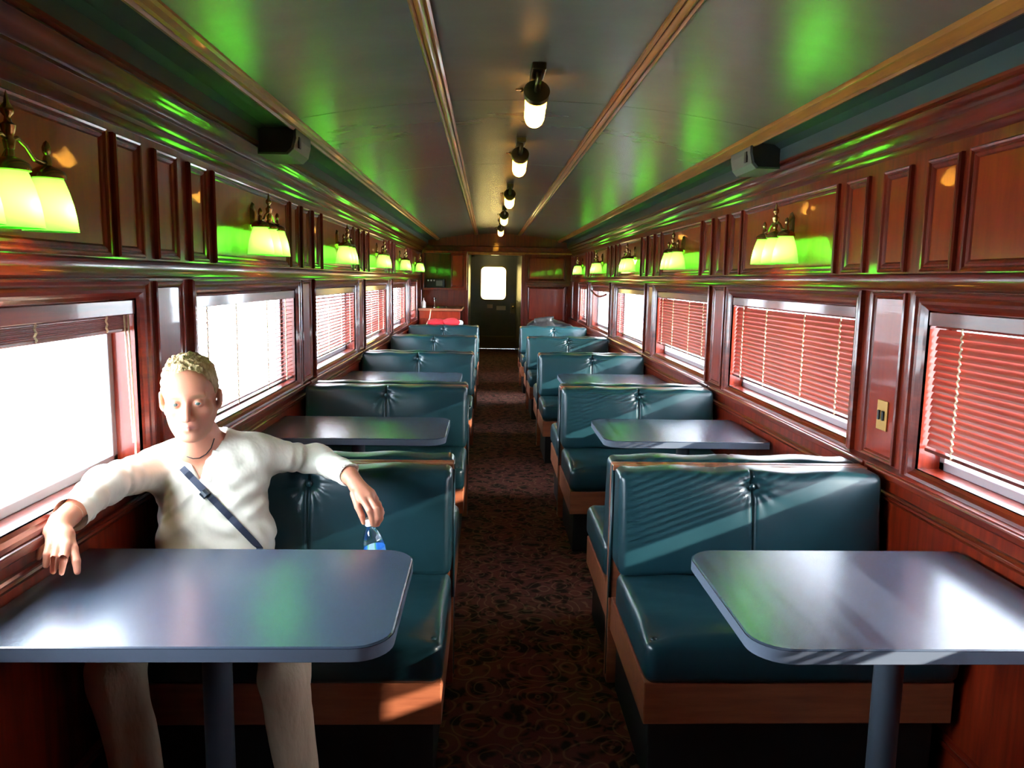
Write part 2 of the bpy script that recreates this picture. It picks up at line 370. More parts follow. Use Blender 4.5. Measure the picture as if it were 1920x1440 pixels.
MB().cbox((.67, YE-.025, 1.42), (1.44, YE, 1.475), .008).build('chair_rail', 'wood', wf)
MB().tube([(1.40, YE-.04, .75), (1.40, YE-.04, 1.40)], .012, 8).build('corner_bead', 'woodv', wf, smooth=True)
# corridor beyond
cw = empty('wall_corridor'); cw['kind'] = 'structure'
MB().box((DX0-.12, YE+.1, 0), (DX0-.02, 16.9, 2.3)).build('corridor_side', 'door', cw)
MB().box((DX1+.02, YE+.1, 0), (DX1+.12, 16.9, 2.3)).build('corridor_side', 'panelg', cw)
MB().box((DX0-.1, YE+.1, 2.05), (DX1+.1, 16.9, 2.12)).build('corridor_ceiling', 'panelg', cw)
WX0, WX1, WZ0, WZ1 = -.135, .395, 1.085, 1.775
def rrect(x0, z0, x1, z1, r, n=6):
    o = []
    for cx, cz, a0 in ((x1-r, z0+r, -PI/2), (x1-r, z1-r, 0), (x0+r, z1-r, PI/2), (x0+r, z0+r, PI)):
        for i in range(n+1): t = a0+PI/2*i/n; o.append((cx+r*math.cos(t), cz+r*math.sin(t)))
    return o
def plate_with_hole(mb, X0, Z0, X1, Z1, hole, y0, y1):
    # outer ring points matched to the hole's points
    cx = (X0+X1)/2; cz = (Z0+Z1)/2; out = []
    hx = (min(p[0] for p in hole)+max(p[0] for p in hole))/2; hz = (min(p[1] for p in hole)+max(p[1] for p in hole))/2
    n = len(hole); q = n//4
    crn = [(X1, Z0), (X1, Z1), (X0, Z1), (X0, Z0)]
    for i in range(n): out.append(crn[min(i//(q), 3)])
    vs = [(x, y0, z) for x, z in hole]+[(x, y0, z) for x, z in out]+[(x, y1, z) for x, z in hole]+[(x, y1, z) for x, z in out]
    fs = []
    for i in range(n):
        j = (i+1) % n
        fs += [(i, j, n+j, n+i), (2*n+i, 3*n+i, 3*n+j, 2*n+j), (i, 2*n+i, 2*n+j, j)]
    mb.add(vs, fs)
    mb.add([(X0, y0, Z0), (X1, y0, Z0), (X1, y1, Z0), (X0, y1, Z0), (X0, y0, Z1), (X1, y0, Z1), (X1, y1, Z1), (X0, y1, Z1)], [(0, 3, 2, 1), (4, 5, 6, 7), (1, 2, 6, 5), (3, 0, 4, 7)])
door = empty('door_1', (0, 16.7, 0)); door['kind'] = 'structure'
q = MB(); plate_with_hole(q, -.27, .03, .62, 1.975, rrect(WX0, WZ0, WX1, WZ1, .09), 0, .05); q.build('door_leaf', 'door', door)
hole = rrect(WX0-.03, WZ0-.03, WX1+.03, WZ1+.03, .11); hi_ = rrect(WX0, WZ0, WX1, WZ1, .09); n = len(hole)
q = MB(); q.add([(x, -.015, z) for x, z in hole]+[(x, -.015, z) for x, z in hi_]+[(x, .0, z) for x, z in hole]+[(x, .05, z) for x, z in hi_],
                [f for i in range(n) for f in ((i, (i+1) % n, n+(i+1) % n, n+i), (i, 2*n+i, 2*n+(i+1) % n, (i+1) % n), (n+i, n+(i+1) % n, 3*n+(i+1) % n, 3*n+i))])
q.build('window_gasket', 'bronze', door)
MB().box((WX0-.01, .022, WZ0-.01), (WX1+.01, .026, WZ1+.01)).build('pane', 'door_glass', door)
MB().lathe([(.012, 0), (.012, .03), (.028, .035), (.03, .06), (.0, .068)], (.555, 0, .93), ax=(0, -1, 0)).build('door_knob', 'brass', door, smooth=.6)
MB().cbox((.50, -.012, .80), (.60, 0, 1.02), .004).build('lock_plate', 'bronze', door)
MB().cbox((.0, -.004, .90), (.12, 0, .98), .001).build('notice', 'paper', door)
MB().cbox((.20, -.004, .86), (.40, 0, .95), .001).build('notice', 'paper', door)
MB().cbox((-.27, -.01, .03), (.62, 0, .30), .003).build('kick_plate', 'bronze', door)
MB().box((-.35, 16.62, 0), (.70, 16.9, .028)).build('door_threshold', 'chrome', cw)
MB().box((-.45, 16.69, 0), (-.27, 16.9, 2.1)).build('end_jamb', 'door', cw)
MB().box((.62, 16.69, 0), (.72, 16.9, 2.1)).build('end_jamb', 'door', cw)
MB().box((-.45, 16.69, 1.975), (.72, 16.9, 2.1)).build('end_jamb', 'door', cw)
cl = empty('corridor_light', (.14, 14.6, 2.05)); tag(cl, 'round amber ceiling light inside the far corridor doorway', 'ceiling light')
MB().lathe([(.11, 0), (.11, -.015), (.095, -.02)][::-1]).build('rim', 'brass', cl, smooth=.6)
MB().lathe([(.0, -.055), (.05, -.048), (.08, -.033), (.095, -.018)]).build('diffuser', emitter('amber_lamp', (1, .62, .15), 6), cl, smooth=True)
l = bpy.data.lights.new('corridor_lamp', 'POINT'); l.energy = 9; l.color = (1, .78, .3); l.shadow_soft_size = .08
lo = bpy.data.objects.new('lamp_glow', l); COL.objects.link(lo); lo.parent = cl; lo.location = (0, 0, -.14)

# far left: counter unit with sink, wall cabinet
cu = empty('sink_counter', (-.76, 13.0, 0)); tag(cu, 'red-brown wooden counter unit with small sink and tap at far left corner', 'counter')
MB().cbox((-.33, -.55, 0), (.33, .58, 1.0), .008).build('body', 'panelw', cu)
MB().cbox((-.34, -.60, 1.0), (.36, .58, 1.04), .008).build('worktop', 'laminate_wood', cu)
for x in (-.31, .02): MB().cbox((x, -.565, .12), (x+.29, -.55, .88), .006).build('door_panel', 'woodv', cu)
MB().lathe([(.12, .012), (.125, .0), (.105, -.004), (.09, -.05), (0, -.055)], (-.02, -.2, 1.045)).build('sink_bowl', 'chrome', cu, smooth=.6)
f = MB(); f.lathe([(.02, 0), (.02, .02), (.012, .03), (.010, .16), (.0, .165)], (-.10, -.28, 1.04)); f.tube([(-.10, -.28, 1.17), (-.09, -.32, 1.20), (-.07, -.38, 1.19), (-.07, -.40, 1.16)], .008, 8)
f.build('tap', 'chrome', cu, smooth=.7)
MB().lathe([(.03, 0), (.045, .02), (.045, .08), (.03, .1)], (.34, -.62, .82), ax=(0, -1, .0)).build('towel_roll', 'white', cu, smooth=.6)
wc = empty('wall_cabinet', (-.76, 13.45, 1.34)); tag(wc, 'open wooden wall cabinet above the sink counter at far left', 'cabinet')
q = MB(); q.cbox((-.34, -.25, 0), (-.31, .14, .62)); q.cbox((.37, -.25, 0), (.41, .14, .62)); q.cbox((-.34, -.25, .60), (.41, .14, .64)); q.cbox((-.34, -.25, -.02), (.41, .14, .02)); q.box((-.33, .10, 0), (.40, .14, .62))
q.build('carcass', 'woodv', wc)
MB().cbox((.14, -.25, .02), (.37, -.23, .60), .006).build('door', 'panelw', wc)
MB().ringy(-.25, -1, .15, .04, .36, .58, PROFP2).build('door_moulding', 'woodv', wc)
mw = empty('radio', (-.90, 13.35, 1.36)); tag(mw, 'small black radio with pale dials in the open far cabinet', 'radio')
MB().cbox((-.14, -.12, 0), (.17, .12, .15), .012).build('case', 'black', mw)
for x in (-.10, -.05, 0.0): MB().lathe([(.014, 0), (.014, .012), (0, .014)], (x, -.12, .12), ax=(0, -1, 0), n=10).build('dial', 'white', mw)
MB().cbox((.03, -.126, .03), (.14, -.12, .12), .002).build('grille', 'greybox', mw)
bt = empty('soap_bottle', (-1.02, 12.55, 1.04)); tag(bt, 'pale soap bottle standing at the left end of the sink counter', 'bottle')
MB().lathe([(.0, 0), (.032, .004), (.034, .09), (.014, .115), (.012, .13)], n=14).build('bottle_body', 'white', bt, smooth=.7)
MB().tube([(0, 0, .13), (0, 0, .16), (.0, -.035, .165)], .006, 8).build('pump', 'chrome', bt, smooth=.7)
tag(MB().tube([W(808, 580, 12.38), W(806, 596, 12.2), W(800, 608, 11.9), W(795, 622, 11.4), W(790, 640, 11.3)], .008, 8).build('cable', 'cord', smooth=True), 'thin pale cable hanging from the far sink counter', 'cable')

# ------------------------------------------------------------------ blinds
def slat_mesh(L):
    hw = .0125; t = .0012; prof = []
    top = [(-hw, 0), (-hw*.5, .0016), (0, .0022), (hw*.5, .0016), (hw, 0)]
    prof = top+[(x, z-t) for x, z in top[::-1]]
    me = bpy.data.meshes.new('slat'); m = len(prof)
    me.from_pydata([(x, -L/2, z) for x, z in prof]+[(x, L/2, z) for x, z in prof], [], [(i, m+i, m+(i+1) % m, (i+1) % m) for i in range(m)]+[tuple(range(m)), tuple(range(m, 2*m))[::-1]])
    me.materials.append(M['slat']); return me
SM = {}
ROW = ['nearest', 'second', 'third', 'fourth', 'fifth', 'farthest']
def blind(side, xw, sg, k, a, b, ztop, zbot, tilt, pitch=.0232):
    L = round(b-a-.03, 3); yc = (a+b)/2; xb = xw-sg*.030
    r = empty('venetian_blind', (xb, yc, ztop))
    st = {'L0': 'pulled up in a stack', 'L1': 'with flat open slats', 'L5': 'with open slats', 'R4': 'pulled right up'}.get(side[0].upper()+str(k), 'lowered')
    tag(r, 'red-brown slatted blind %s in the %s window of the %s wall' % (st, ROW[k], side), 'blind', None)
    if L not in SM: SM[L] = slat_mesh(L)
    MB().cbox((-.018, -L/2, -.028), (.018, L/2, .0), .003).build('headrail', 'wood', r)
    q = MB(); q.cbox((sg*.020, -L/2-.012, -.045), (sg*.027, L/2+.012, .0), .002); q.build('valance', 'wood', r)
    z = -.045; n = 0
    while ztop+z > zbot:
        o = bpy.data.objects.new('slat', SM[L]); COL.objects.link(o); o.parent = r; o.location = (0, random.uniform(-.001, .001), z)
        o.rotation_euler = (0, sg*math.radians((tilt if n > 0 or tilt < 40 else 25)+random.uniform(-1.5, 1.5)), 0); z -= pitch; n += 1
    MB().cbox((-.013, -L/2, z-.006), (.013, L/2, z+.006), .003).build('bottom_rail', 'wood', r)
    for t in (-.40, -.16, .16, .40):
        for s2 in (1,):
            q = MB(); pts = []; zz = -.03; i = 0
            while zz > z: pts.append((sg*(.0145+.0012*(i % 2)), t*L+.0055*(-1 if i % 2 else 1), zz)); zz -= max(pitch*.5, .010); i += 1
            pts.append((sg*.0145, t*L, z)); q.tube(pts, .0034, 5).build('ladder_cord', 'cord', r)
    return r
conf = {'left': [(1.435, 1.345, 0, .0048), (1.435, .945, -8), (1.435, .985, 20), (1.435, .965, 34), (1.435, .99, 14), (1.435, 1.02, 0)],
        'right': [(1.435, .985, 66), (1.435, .985, 64), (1.435, 1.00, 68), (1.435, .96, -4), (1.435, 1.39, 0, .005), (1.435, .98, -6)]}
for side, xw, sg in SIDES:
    for k, (a, b) in enumerate(openings):
        c = conf[side][k]; blind(side, xw, sg, k, a, b, c[0], c[1], c[2], *(c[3:]))
# drooping blind tail at the fifth right window
pts = [(XR-.03, 10.80-1.45*t, 1.40-.055*math.sin(PI*t)-.03*t) for t in [i/14 for i in range(15)]]
q = MB()
for i in range(3): q.tube([(x, y, z-i*.009) for x, y, z in pts], .005, 6)
tag(q.build('loose_slats', 'slat', smooth=True), 'sagging bundle of loose blind slats across the fifth right window', 'blind slats')
# pull cords at the near left window
q = MB(); q.tube([(XL-.01, 2.50, 1.40), (XL-.008, 2.505, 1.1), (XL-.005, 2.50, .98), (XL+.0, 2.485, .93)], .003, 6); q.tube([(XL-.015, 2.485, 1.40), (XL-.01, 2.49, 1.08), (XL-.0, 2.475, .98)], .003, 6)
tag(q.build('pull_cord', 'cord', smooth=True), 'pale pull cords hanging at the far jamb of the nearest left window', 'cord')

# ------------------------------------------------------------------ booth benches
def make_bench(width, side):
    r = empty('booth_bench'); w2 = width/2; ca = 1 if side == 'left' else -1      # +x or -x end is the aisle end
    sm = ca*(.0)
    def fb(p):
        x, y, z = p; t = (z-.50)/.365; y2 = y+ (-.045)*(1-t) if y < -.09 else y
        if y < -.09:
            ex = (x-sm); ez = z-.815
            y2 -= .014*max(0, 1-abs(x/w2)**6)*max(0, 1-abs(2*t-1)**4)
            y2 += .012*math.exp(-(ex/.006)**2) + .026*math.exp(-((ex/.030)**2+(ez/.022)**2))
            a = math.atan2(ez, ex); rr = math.hypot(ex, ez)
            y2 += .006*math.exp(-(rr/.075)**2)*math.cos(a*6)**2*min(1, rr/.02)
            y2 += .0035*math.sin(x*17+z*9)*max(0, 1-abs(x/w2)**4)*max(0, t)
        return (x, y2, z+.004*math.sin(x*23+1.3))
    gx = sorted(set([i/36 for i in range(37)]+[.5+d for d in (-.08, -.06, -.045, -.035, -.022, -.012, -.008, -.004, 0, .004, .008, .012, .022, .035, .045, .06, .08)]))
    gz = sorted(set([i/10 for i in range(11)]+[.84, .86, .88, .92, .95, .97, .82, .78, .74]))
    gy = [0, .5, 1]
    bk0 = MB().rbox((-w2, -.155, .50), (w2, -.03, .865), .028, [gx, gy, gz], 3, fb).build('backrest', 'vinyl', r, smooth=True)
    MB().lathe([(.012, .004), (.010, .009), (.0, .011)], (sm, -.150, .815), n=12, ax=(0, -1, 0)).build('button', 'vinyl', bk0, smooth=True)
    def fs(p):
        x, y, z = p; t = (z-.36)/.145
        if z > .45: z += .012*max(0, 1-abs(x/w2)**4)*max(0, 1-abs((y+.43)/.24)**3)+.002*math.sin(x*19+y*31)
        if y < -.55: y -= .010*math.sin(PI*min(max(t, 0), 1))
        d = math.hypot(x-ca*(w2-.03), y+.63); z -= .020*math.exp(-(d/.035)**2)*(1 if z > .45 else 0)
        return (x, y, z)
    st0 = MB().rbox((-w2, -.675, .36), (w2, -.13, .505), .035, [[i/20 for i in range(21)], [i/10 for i in range(11)], [0, .33, .66, 1]], 3, fs).build('seat', 'vinyl', r, smooth=True)
    MB().lathe([(.011, .002), (.010, .008), (.0, .011)], (ca*(w2-.030), -.635, .482), n=10).build('button', 'vinyl', st0, smooth=True)
    MB().cbox((-w2+.004, -.655, .232), (w2-.004, -.035, .362), .004).build('base_panel', 'laminate_wood', r)
    MB().cbox((-w2+.03, -.61, 0), (w2-.03, -.035, .232), .004).build('plinth', 'black', r)
    MB().cbox((-w2-.003, -.034, .02), (w2+.003, -.001, .858), .004).build('back_board', 'laminate_wood', r)
    q = MB()
    q.tube([(ca*(w2+.002), -.015, .05), (ca*(w2+.002), -.015, .855)], .005, 6); q.tube([(ca*(w2+.002), -.036, .36), (ca*(w2+.002), -.036, .84)], .005, 6)
    q.build('piping', 'vinyl', r, smooth=True)
    return r
BL = make_bench(.975, 'left'); BR = make_bench(.93, 'right')
BLX, BRX = -.602, .932
BY = [2.755, 4.80, 6.93, 8.95, 10.92]
used = {}
for side, proto, bx in (('left', BL, BLX), ('right', BR, BRX)):
    for k, y in enumerate(BY):
        for facing in ('near', 'far'):
            o = proto if side not in used else copy_tree(proto)
            used[side] = 1
            if facing == 'near':
                o.location = (bx, y, 0); nm = 'facing the camera'
            else:
                o.location = (bx, y, 0); o.rotation_euler = (0, 0, PI); nm = 'facing away, behind its camera-facing twin'
                o.location.z = 0
            row = ['nearest', 'second', 'third', 'fourth', 'farthest'][k]
            tag(o, '%s teal vinyl booth bench %s of aisle, %s' % (row, side, nm), 'bench', 'teal booth benches')

# ------------------------------------------------------------------ tables
def make_table(x0, x1, depth, side, colx):
    r = empty('dining_table'); n = 8; R = .085; z1 = .74; z0 = .704; d2 = depth/2
    aisle = x1 if side == 'left' else x0; wall = x0 if side == 'left' else x1; s = 1 if side == 'left' else -1
    out = [(wall, -d2)]
    for i in range(n+1): t = PI/2*i/n; out.append((aisle-s*(R-R*math.sin(t)), -d2+R-R*math.cos(t)))
    for i in range(n+1): t = PI/2*i/n; out.append((aisle-s*(R-R*math.cos(t)), d2-R+R*math.sin(t)))
    out.append((wall, d2)); m = len(out)
    c = .003
    def inset(d): return [(x-(s*d if abs(x-wall) > .01 else 0), y*(1-d/d2)) for x, y in out]
    i1 = inset(c)
    q = MB(); q.add([(x, y, z1-c) for x, y in out]+[(x, y, z1) for x, y in i1]+[(x, y, z0+c) for x, y in out]+[(x, y, z0) for x, y in i1],
                    [tuple(range(m, 2*m)), tuple(range(3*m, 4*m))[::-1]]+[f for i in range(m) for f in ((i, (i+1) % m, m+(i+1) % m, m+i), (2*m+i, 3*m+i, 3*m+(i+1) % m, 2*m+(i+1) % m))]+[(wi, (wi+1) % m, 2*m+(wi+1) % m, 2*m+wi) for wi in range(m)])
    tt = q.build('tabletop', 'table', r)
    o2 = inset(-.0015); q = MB(); q.add([(x, y, z1-.004) for x, y in o2]+[(x, y, z0+.003) for x, y in o2], [(i, i+1, m+i+1, m+i) for i in range(m-1)])
    q.build('lit_edge', 'edge', tt, smooth=.5)  # strip whose paler colour stands for light on the edge
    MB().tube([(colx, 0, .03), (colx, 0, .70)], .036, 20).build('column', 'steel', r, smooth=.8)
    MB().lathe([(.14, 0), (.14, .012), (.12, .022), (.05, .035), (.04, .05)], (colx, 0, 0), n=28).build('foot', 'steel', r, smooth=.5)
    MB().cbox((colx-.12, -.12, .692), (colx+.12, .12, .704), .003).build('mounting_plate', 'steel', r)
    return r
TL = make_table(XL+.004, -.200, .60, 'left', -.67); TR = make_table(.592, XRL-.02, .62, 'right', 1.055)
TY = [1.862, 4.02, 6.15, 8.08]
for side, proto in (('left', TL), ('right', TR)):
    for k, y in enumerate(TY):
        o = proto if k == 0 else copy_tree(proto)
        o.location = (0, y, 0)
        tag(o, '%s grey laminate booth table on the %s of the aisle' % (['nearest', 'second', 'third', 'fourth'][k], side), 'table', 'booth tables')

# ------------------------------------------------------------------ sconces
def make_sconce():
    r = empty('wall_sconce')          # origin on the wall face, +x into the room
    hexp = [(.0, .075), (.035, .045), (.035, -.035), (0, -.065), (-.035, -.035), (-.035, .045)]
    q = MB(); q.add([(0.0, y, z) for y, z in hexp]+[(.012, y*.85, z*.88) for y, z in hexp]+[(.012, y*.85, z*.88) for y, z in hexp]+[(.018, y*.5, z*.5) for y, z in hexp],
                    [(i, (i+1) % 6, 6+(i+1) % 6, 6+i) for i in range(6)]+[(12+i, 12+(i+1) % 6, 18+(i+1) % 6, 18+i) for i in range(6)]+[tuple(range(18, 24))])
    q.build('backplate', 'brass', r)
    q = MB()
    q.tube([(.012, 0, -.02), (.04, 0, -.035), (.065, 0, -.03), (.08, 0, -.005), (.08, 0, .02)], [.009, .008, .007, .007, .008], 8)
    for s in (1, -1):
        q.tube([(.08, 0, .012), (.08, s*.03, .022), (.08, s*.06, .010), (.08, s*.09, -.014), (.08, s*.12, -.018), (.08, s*.145, -.014)], .0055, 8)
    q.build('arms', 'brass', r, smooth=True)
    q = MB(); q.lathe([(0, -.03), (.010, -.026), (.013, -.008), (.009, .0), (.013, .010), (.016, .025), (.008, .032), (.006, .042), (.013, .05), (.013, .062), (.006, .072), (.004, .085), (0, .10)], (.08, 0, .02), n=14)
    q.build('centre_finial', 'brass', r, smooth=.9)
    for dy in (-.145, 0, .145):
        zt = -.045 if dy == 0 else -.045
        q = MB(); q.lathe([(0, .062), (.006, .056), (.010, .045), (.009, .034), (.006, .028), (.009, .020), (.010, .004), (.024, -.002), (.036, -.010), (.040, -.018), (.040, -.026), (.034, -.028)] if dy else
                          [(.006, .03), (.008, .020), (.010, .004), (.024, -.002), (.036, -.010), (.040, -.018), (.040, -.026), (.034, -.028)], (.08, dy, zt+.02), n=20)
        h = q.build('shade_holder', 'brass', r, smooth=.8)
        sh = [(.031, 0), (.036, -.012), (.044, -.036), (.051, -.062), (.056, -.090), (.059, -.116), (.060, -.124)]
        q = MB(); q.shell(sh+[(.0605, -.1255), (.0590, -.1260)], (.08, dy, zt-.004), n=30)
        q.build('glass_shade', 'green', h, smooth=.9)
        q = MB(); q.lathe([(0, -.105), (.014, -.100), (.021, -.084), (.019, -.068), (.011, -.048), (.011, -.02)], (.08, dy, zt), n=14)
        q.build('bulb', 'bulb', h, smooth=True)
        l = bpy.data.lights.new('sconce_lamp', 'POINT'); l.energy = SHADE_W; l.color = (1, .86, .55); l.shadow_soft_size = .018
        lo = bpy.data.objects.new('lamp_glow', l); COL.objects.link(lo); lo.parent = r; lo.location = (.08+.026, dy, zt-.084)
    return r
SC = make_sconce()
ZS = 1.79
SY = {'left': [1.775, 3.80, 5.88, 7.95, 10.02, 12.15], 'right': [3.76, 5.83, 7.75, 9.95, 12.0]}
first = True
for side, xw, sg in SIDES:
    for k, y in enumerate(SY[side]):
        o = SC if first else copy_tree(SC)
        first = False
        o.location = (xw+sg*.004, y, ZS); o.rotation_euler = (0, 0, 0 if sg > 0 else PI)
        tag(o, 'brass wall sconce with three green glass shades, %s along the %s wall' % (ROW[k] if side == 'left' else ['nearest', 'second', 'third', 'fourth', 'farthest'][k], side), 'wall lamp', 'brass sconces with green shades')

# ------------------------------------------------------------------ ceiling jar lights
def make_jar():
    r = empty('jar_light')            # origin on the ceiling at the bracket's near end
    MB().cbox((-.026, -.02, -.020), (.026, .17, .006), .004).build('mounting_bar', 'bronze', r)
    MB().tube([(0, .02, -.016), (0, .02, -.045), (0, .09, -.068)], .012, 8).build('stem', 'bronze', r, smooth=True)
    ax = Vector((0, .88, -.42)).normalized(); c0 = Vector((0, .10, -.062))
    MB().lathe([(.0, -.004), (.040, 0), (.050, .008), (.050, .030), (.044, .036)], c0, n=24, ax=ax).build('cap', 'bronze', r, smooth=.7)
    prof = [(.040, .034), (.042, .045), (.042, .095), (.037, .106), (.037, .114), (.041, .124), (.040, .165), (.034, .188), (.018, .200), (0, .203)]
    MB().shell(prof, c0, n=24, ax=ax).build('glass_jar', 'jar', r, smooth=True)
    MB().lathe([(.010, .203), (.006, .210), (.008, .216), (0, .224)], c0, n=12, ax=ax).build('end_finial', 'brass', r, smooth=True)
    MB().lathe([(.0, 0), (.009, .004), (.009, .012), (.004, .016), (.004, .03), (0, .03)], c0+Vector((-.050, .012, .0)), n=12, ax=(-1, 0, 0)).build('thumb_screw', 'brass', r, smooth=True)
    for t in (.07, .15):
        p = c0+ax*t
        MB().lathe([(0, -.018), (.012, -.012), (.014, 0), (.012, .012), (0, .018)], p, n=12, ax=ax).build('bulb', 'bulb', r, smooth=True)
        l = bpy.data.lights.new('jar_lamp', 'POINT'); l.energy = JAR_W*.5; l.color = (1, .58, .07); l.shadow_soft_size = .015
        lo = bpy.data.objects.new('lamp_glow', l); COL.objects.link(lo); lo.parent = r; lo.location = p+ax*.025+Vector((0, 0, -.004))
    return r
J = make_jar()
for k, y in enumerate([2.93, 4.42, 6.50, 8.62, 10.85]):
    o = J if k == 0 else copy_tree(J)
    o.location = (.178, y, zc(.178)-.006)
    tag(o, '%s frosted jar light with bronze cap in the row along the ceiling centre' % ROW[k if k < 4 else 5], 'ceiling light', 'ceiling jar lights')

# ------------------------------------------------------------------ speakers
for side, x0, x1 in (('left', -1.04, -.865), ('right', 1.385, 1.235)):
    sg = 1 if side == 'left' else -1
    y = 3.62 if side == 'left' else 3.74
    r = empty('speaker', ((x0+x1)/2, y, 2.115)); w_ = abs(x1-x0)/2; s = 1 if x1 > x0 else -1
    tag(r, 'grey wedge speaker with black grille in the cove of the %s wall' % side, 'speaker')
    q = MB(); prof = [(-w_, -.055), (w_*.55, -.055), (w_*.85, -.03), (w_, .02), (w_, .068), (-w_, .068)]
    q.add([(s*x, 0, z) for x, z in prof]+[(s*x*.96, .30, z) for x, z in prof], [(i, (i+1) % 6, 6+(i+1) % 6, 6+i) for i in range(6)]+[tuple(range(6)), tuple(range(6, 12))])
    q.build('case', 'greybox', r)
    q = MB(); q.add([(s*x*.97, -.001, z*.95) for x, z in prof]+[(s*x*.88, -.014, z*.86) for x, z in prof], [(i, (i+1) % 6, 6+(i+1) % 6, 6+i) for i in range(6)]+[tuple(range(6, 12))])
    q.build('grille', 'grille', r)
    q = MB(); q.cbox((s*w_-.004, .04, -.02), (s*w_+.004, .07, .03), .001); q.build('badge', 'black', r)
# outlet plate on the first right post
o = empty('outlet_plate', (XR-.005, posts(0)-.02, 1.045)); tag(o, 'brass double switch plate on the narrow panel beside the nearest right window', 'switch plate')
MB().cbox((-.005, -.036, -.055), (0, .036, .055), .002).build('plate', 'plate', o)
for y in (-.015, .015): MB().cbox((-.012, y-.006, -.018), (-.004, y+.006, .018), .002).build('switch', 'black', o)

# ------------------------------------------------------------------ implicit surfaces for figure and soft things
def vnoise(p, f, s=0):
    x, y, z = p[..., 0]*f, p[..., 1]*f, p[..., 2]*f
    return (np.sin(x+1.7*np.sin(y*1.1+s)+s)*np.sin(y*1.3+1.3*np.sin(z*.9+s*2))*np.sin(z*1.2+1.1*np.sin(x*.8-s)))
def ell(p, c, r, R=None):
    d = p-np.array(c)
    if R is not None: d = d@R
    d = d/np.array(r); k0 = np.sqrt((d**2).sum(-1))+1e-9; k1 = np.sqrt(((d/np.array(r))**2).sum(-1))+1e-9
    return k0*(k0-1)/k1
def cap(p, a, b, ra, rb=None):
    rb = ra if rb is None else rb; a = np.array(a, float); b = np.array(b, float); ab = b-a
    t = np.clip(((p-a)@ab)/(ab@ab), 0, 1); d = np.sqrt(((p-a-t[..., None]*ab)**2).sum(-1)); return d-(ra+(rb-ra)*t)
def chain(p, pts, rs, k=.006):
    f = None
    for i in range(len(pts)-1):
        g = cap(p, pts[i], pts[i+1], rs[i], rs[i+1]); f = g if f is None else smin(f, g, k)
    return f
def smin(a, b, k):
    h = np.clip(.5+.5*(b-a)/k, 0, 1); return b*(1-h)+a*h-k*h*(1-h)
def smax(a, b, k): return -smin(-a, -b, k)
def surf(fn, lo, hi, h):
    lo = np.array(lo, float); hi = np.array(hi, float); n = np.ceil((hi-lo)/h).astype(int)+1
    bs = 8; nb = -(-n//bs); f = np.ones(tuple(nb*bs), np.float32)
    cg = np.stack(np.meshgrid(*[lo[i]+h*(np.arange(nb[i])*bs+(bs-1)/2) for i in range(3)], indexing='ij'), -1).reshape(-1, 3)
    cf = fn(cg); rad = h*bs*.87*1.35+.012; bi = np.argwhere(np.ones(tuple(nb), bool))
    f6 = f.reshape(nb[0], bs, nb[1], bs, nb[2], bs)
    f6[:] = np.sign(cf).reshape(nb[0], 1, nb[1], 1, nb[2], 1)
    near = np.abs(cf) < rad; bn = bi[near]
    off = np.stack(np.meshgrid(*[np.arange(bs)]*3, indexing='ij'), -1)
    for i in range(0, len(bn), 256):
        q = bn[i:i+256]; pts = lo+h*(q[:, None, None, None, :]*bs+off[None]); v = fn(pts.reshape(-1, 3)).reshape(len(q), bs, bs, bs)
        for j, (x, y, z) in enumerate(q): f6[x, :, y, :, z, :] = v[j]
    n = np.array(f.shape)
    ins = f < 0
    cnt = sum(ins[a:n[0]-1+a, b:n[1]-1+b, c:n[2]-1+c].astype(np.int8) for a in (0, 1) for b in (0, 1) for c in (0, 1))
    act = (cnt > 0) & (cnt < 8); I = np.argwhere(act); idx = -np.ones(act.shape, np.int32); idx[act] = np.arange(len(I))
    pos = np.zeros((len(I), 3)); num = np.zeros(len(I))
    for ax in range(3):
        o = [i for i in range(3) if i != ax]
        for a in (0, 1):
            for b in (0, 1):
                s0 = np.zeros(3, int); s0[o[0]] = a; s0[o[1]] = b; s1 = s0.copy(); s1[ax] = 1
                A = I+s0; C = I+s1; fa = f[tuple(A.T)]; fc = f[tuple(C.T)]; m = (fa < 0) != (fc < 0)
                t = np.where(m, fa/np.where(m, fa-fc, 1), 0); q = A+(C-A)*t[:, None]; pos += q*m[:, None]; num += m
    pos = lo+pos/num[:, None]*h
    F_ = []
    for ax in range(3):
        o = [(1, 2), (2, 0), (0, 1)][ax]
        sl0 = [slice(None)]*3; sl1 = [slice(None)]*3; sl0[ax] = slice(0, -1); sl1[ax] = slice(1, None)
        a = ins[tuple(sl0)]; b = ins[tuple(sl1)]; E = np.argwhere(a != b)
        ok = (E[:, o[0]] > 0) & (E[:, o[1]] > 0) & (E[:, o[0]] < n[o[0]]-1) & (E[:, o[1]] < n[o[1]]-1); E = E[ok]; fl = a[tuple(E.T)]
        e0 = np.zeros(3, int); e0[o[0]] = 1; e1 = np.zeros(3, int); e1[o[1]] = 1
        q = np.stack([idx[tuple((E-e0-e1).T)], idx[tuple((E-e1).T)], idx[tuple(E.T)], idx[tuple((E-e0).T)]], 1)
        q[~fl] = q[~fl][:, ::-1]; F_.append(q)
    return pos, np.concatenate(F_)
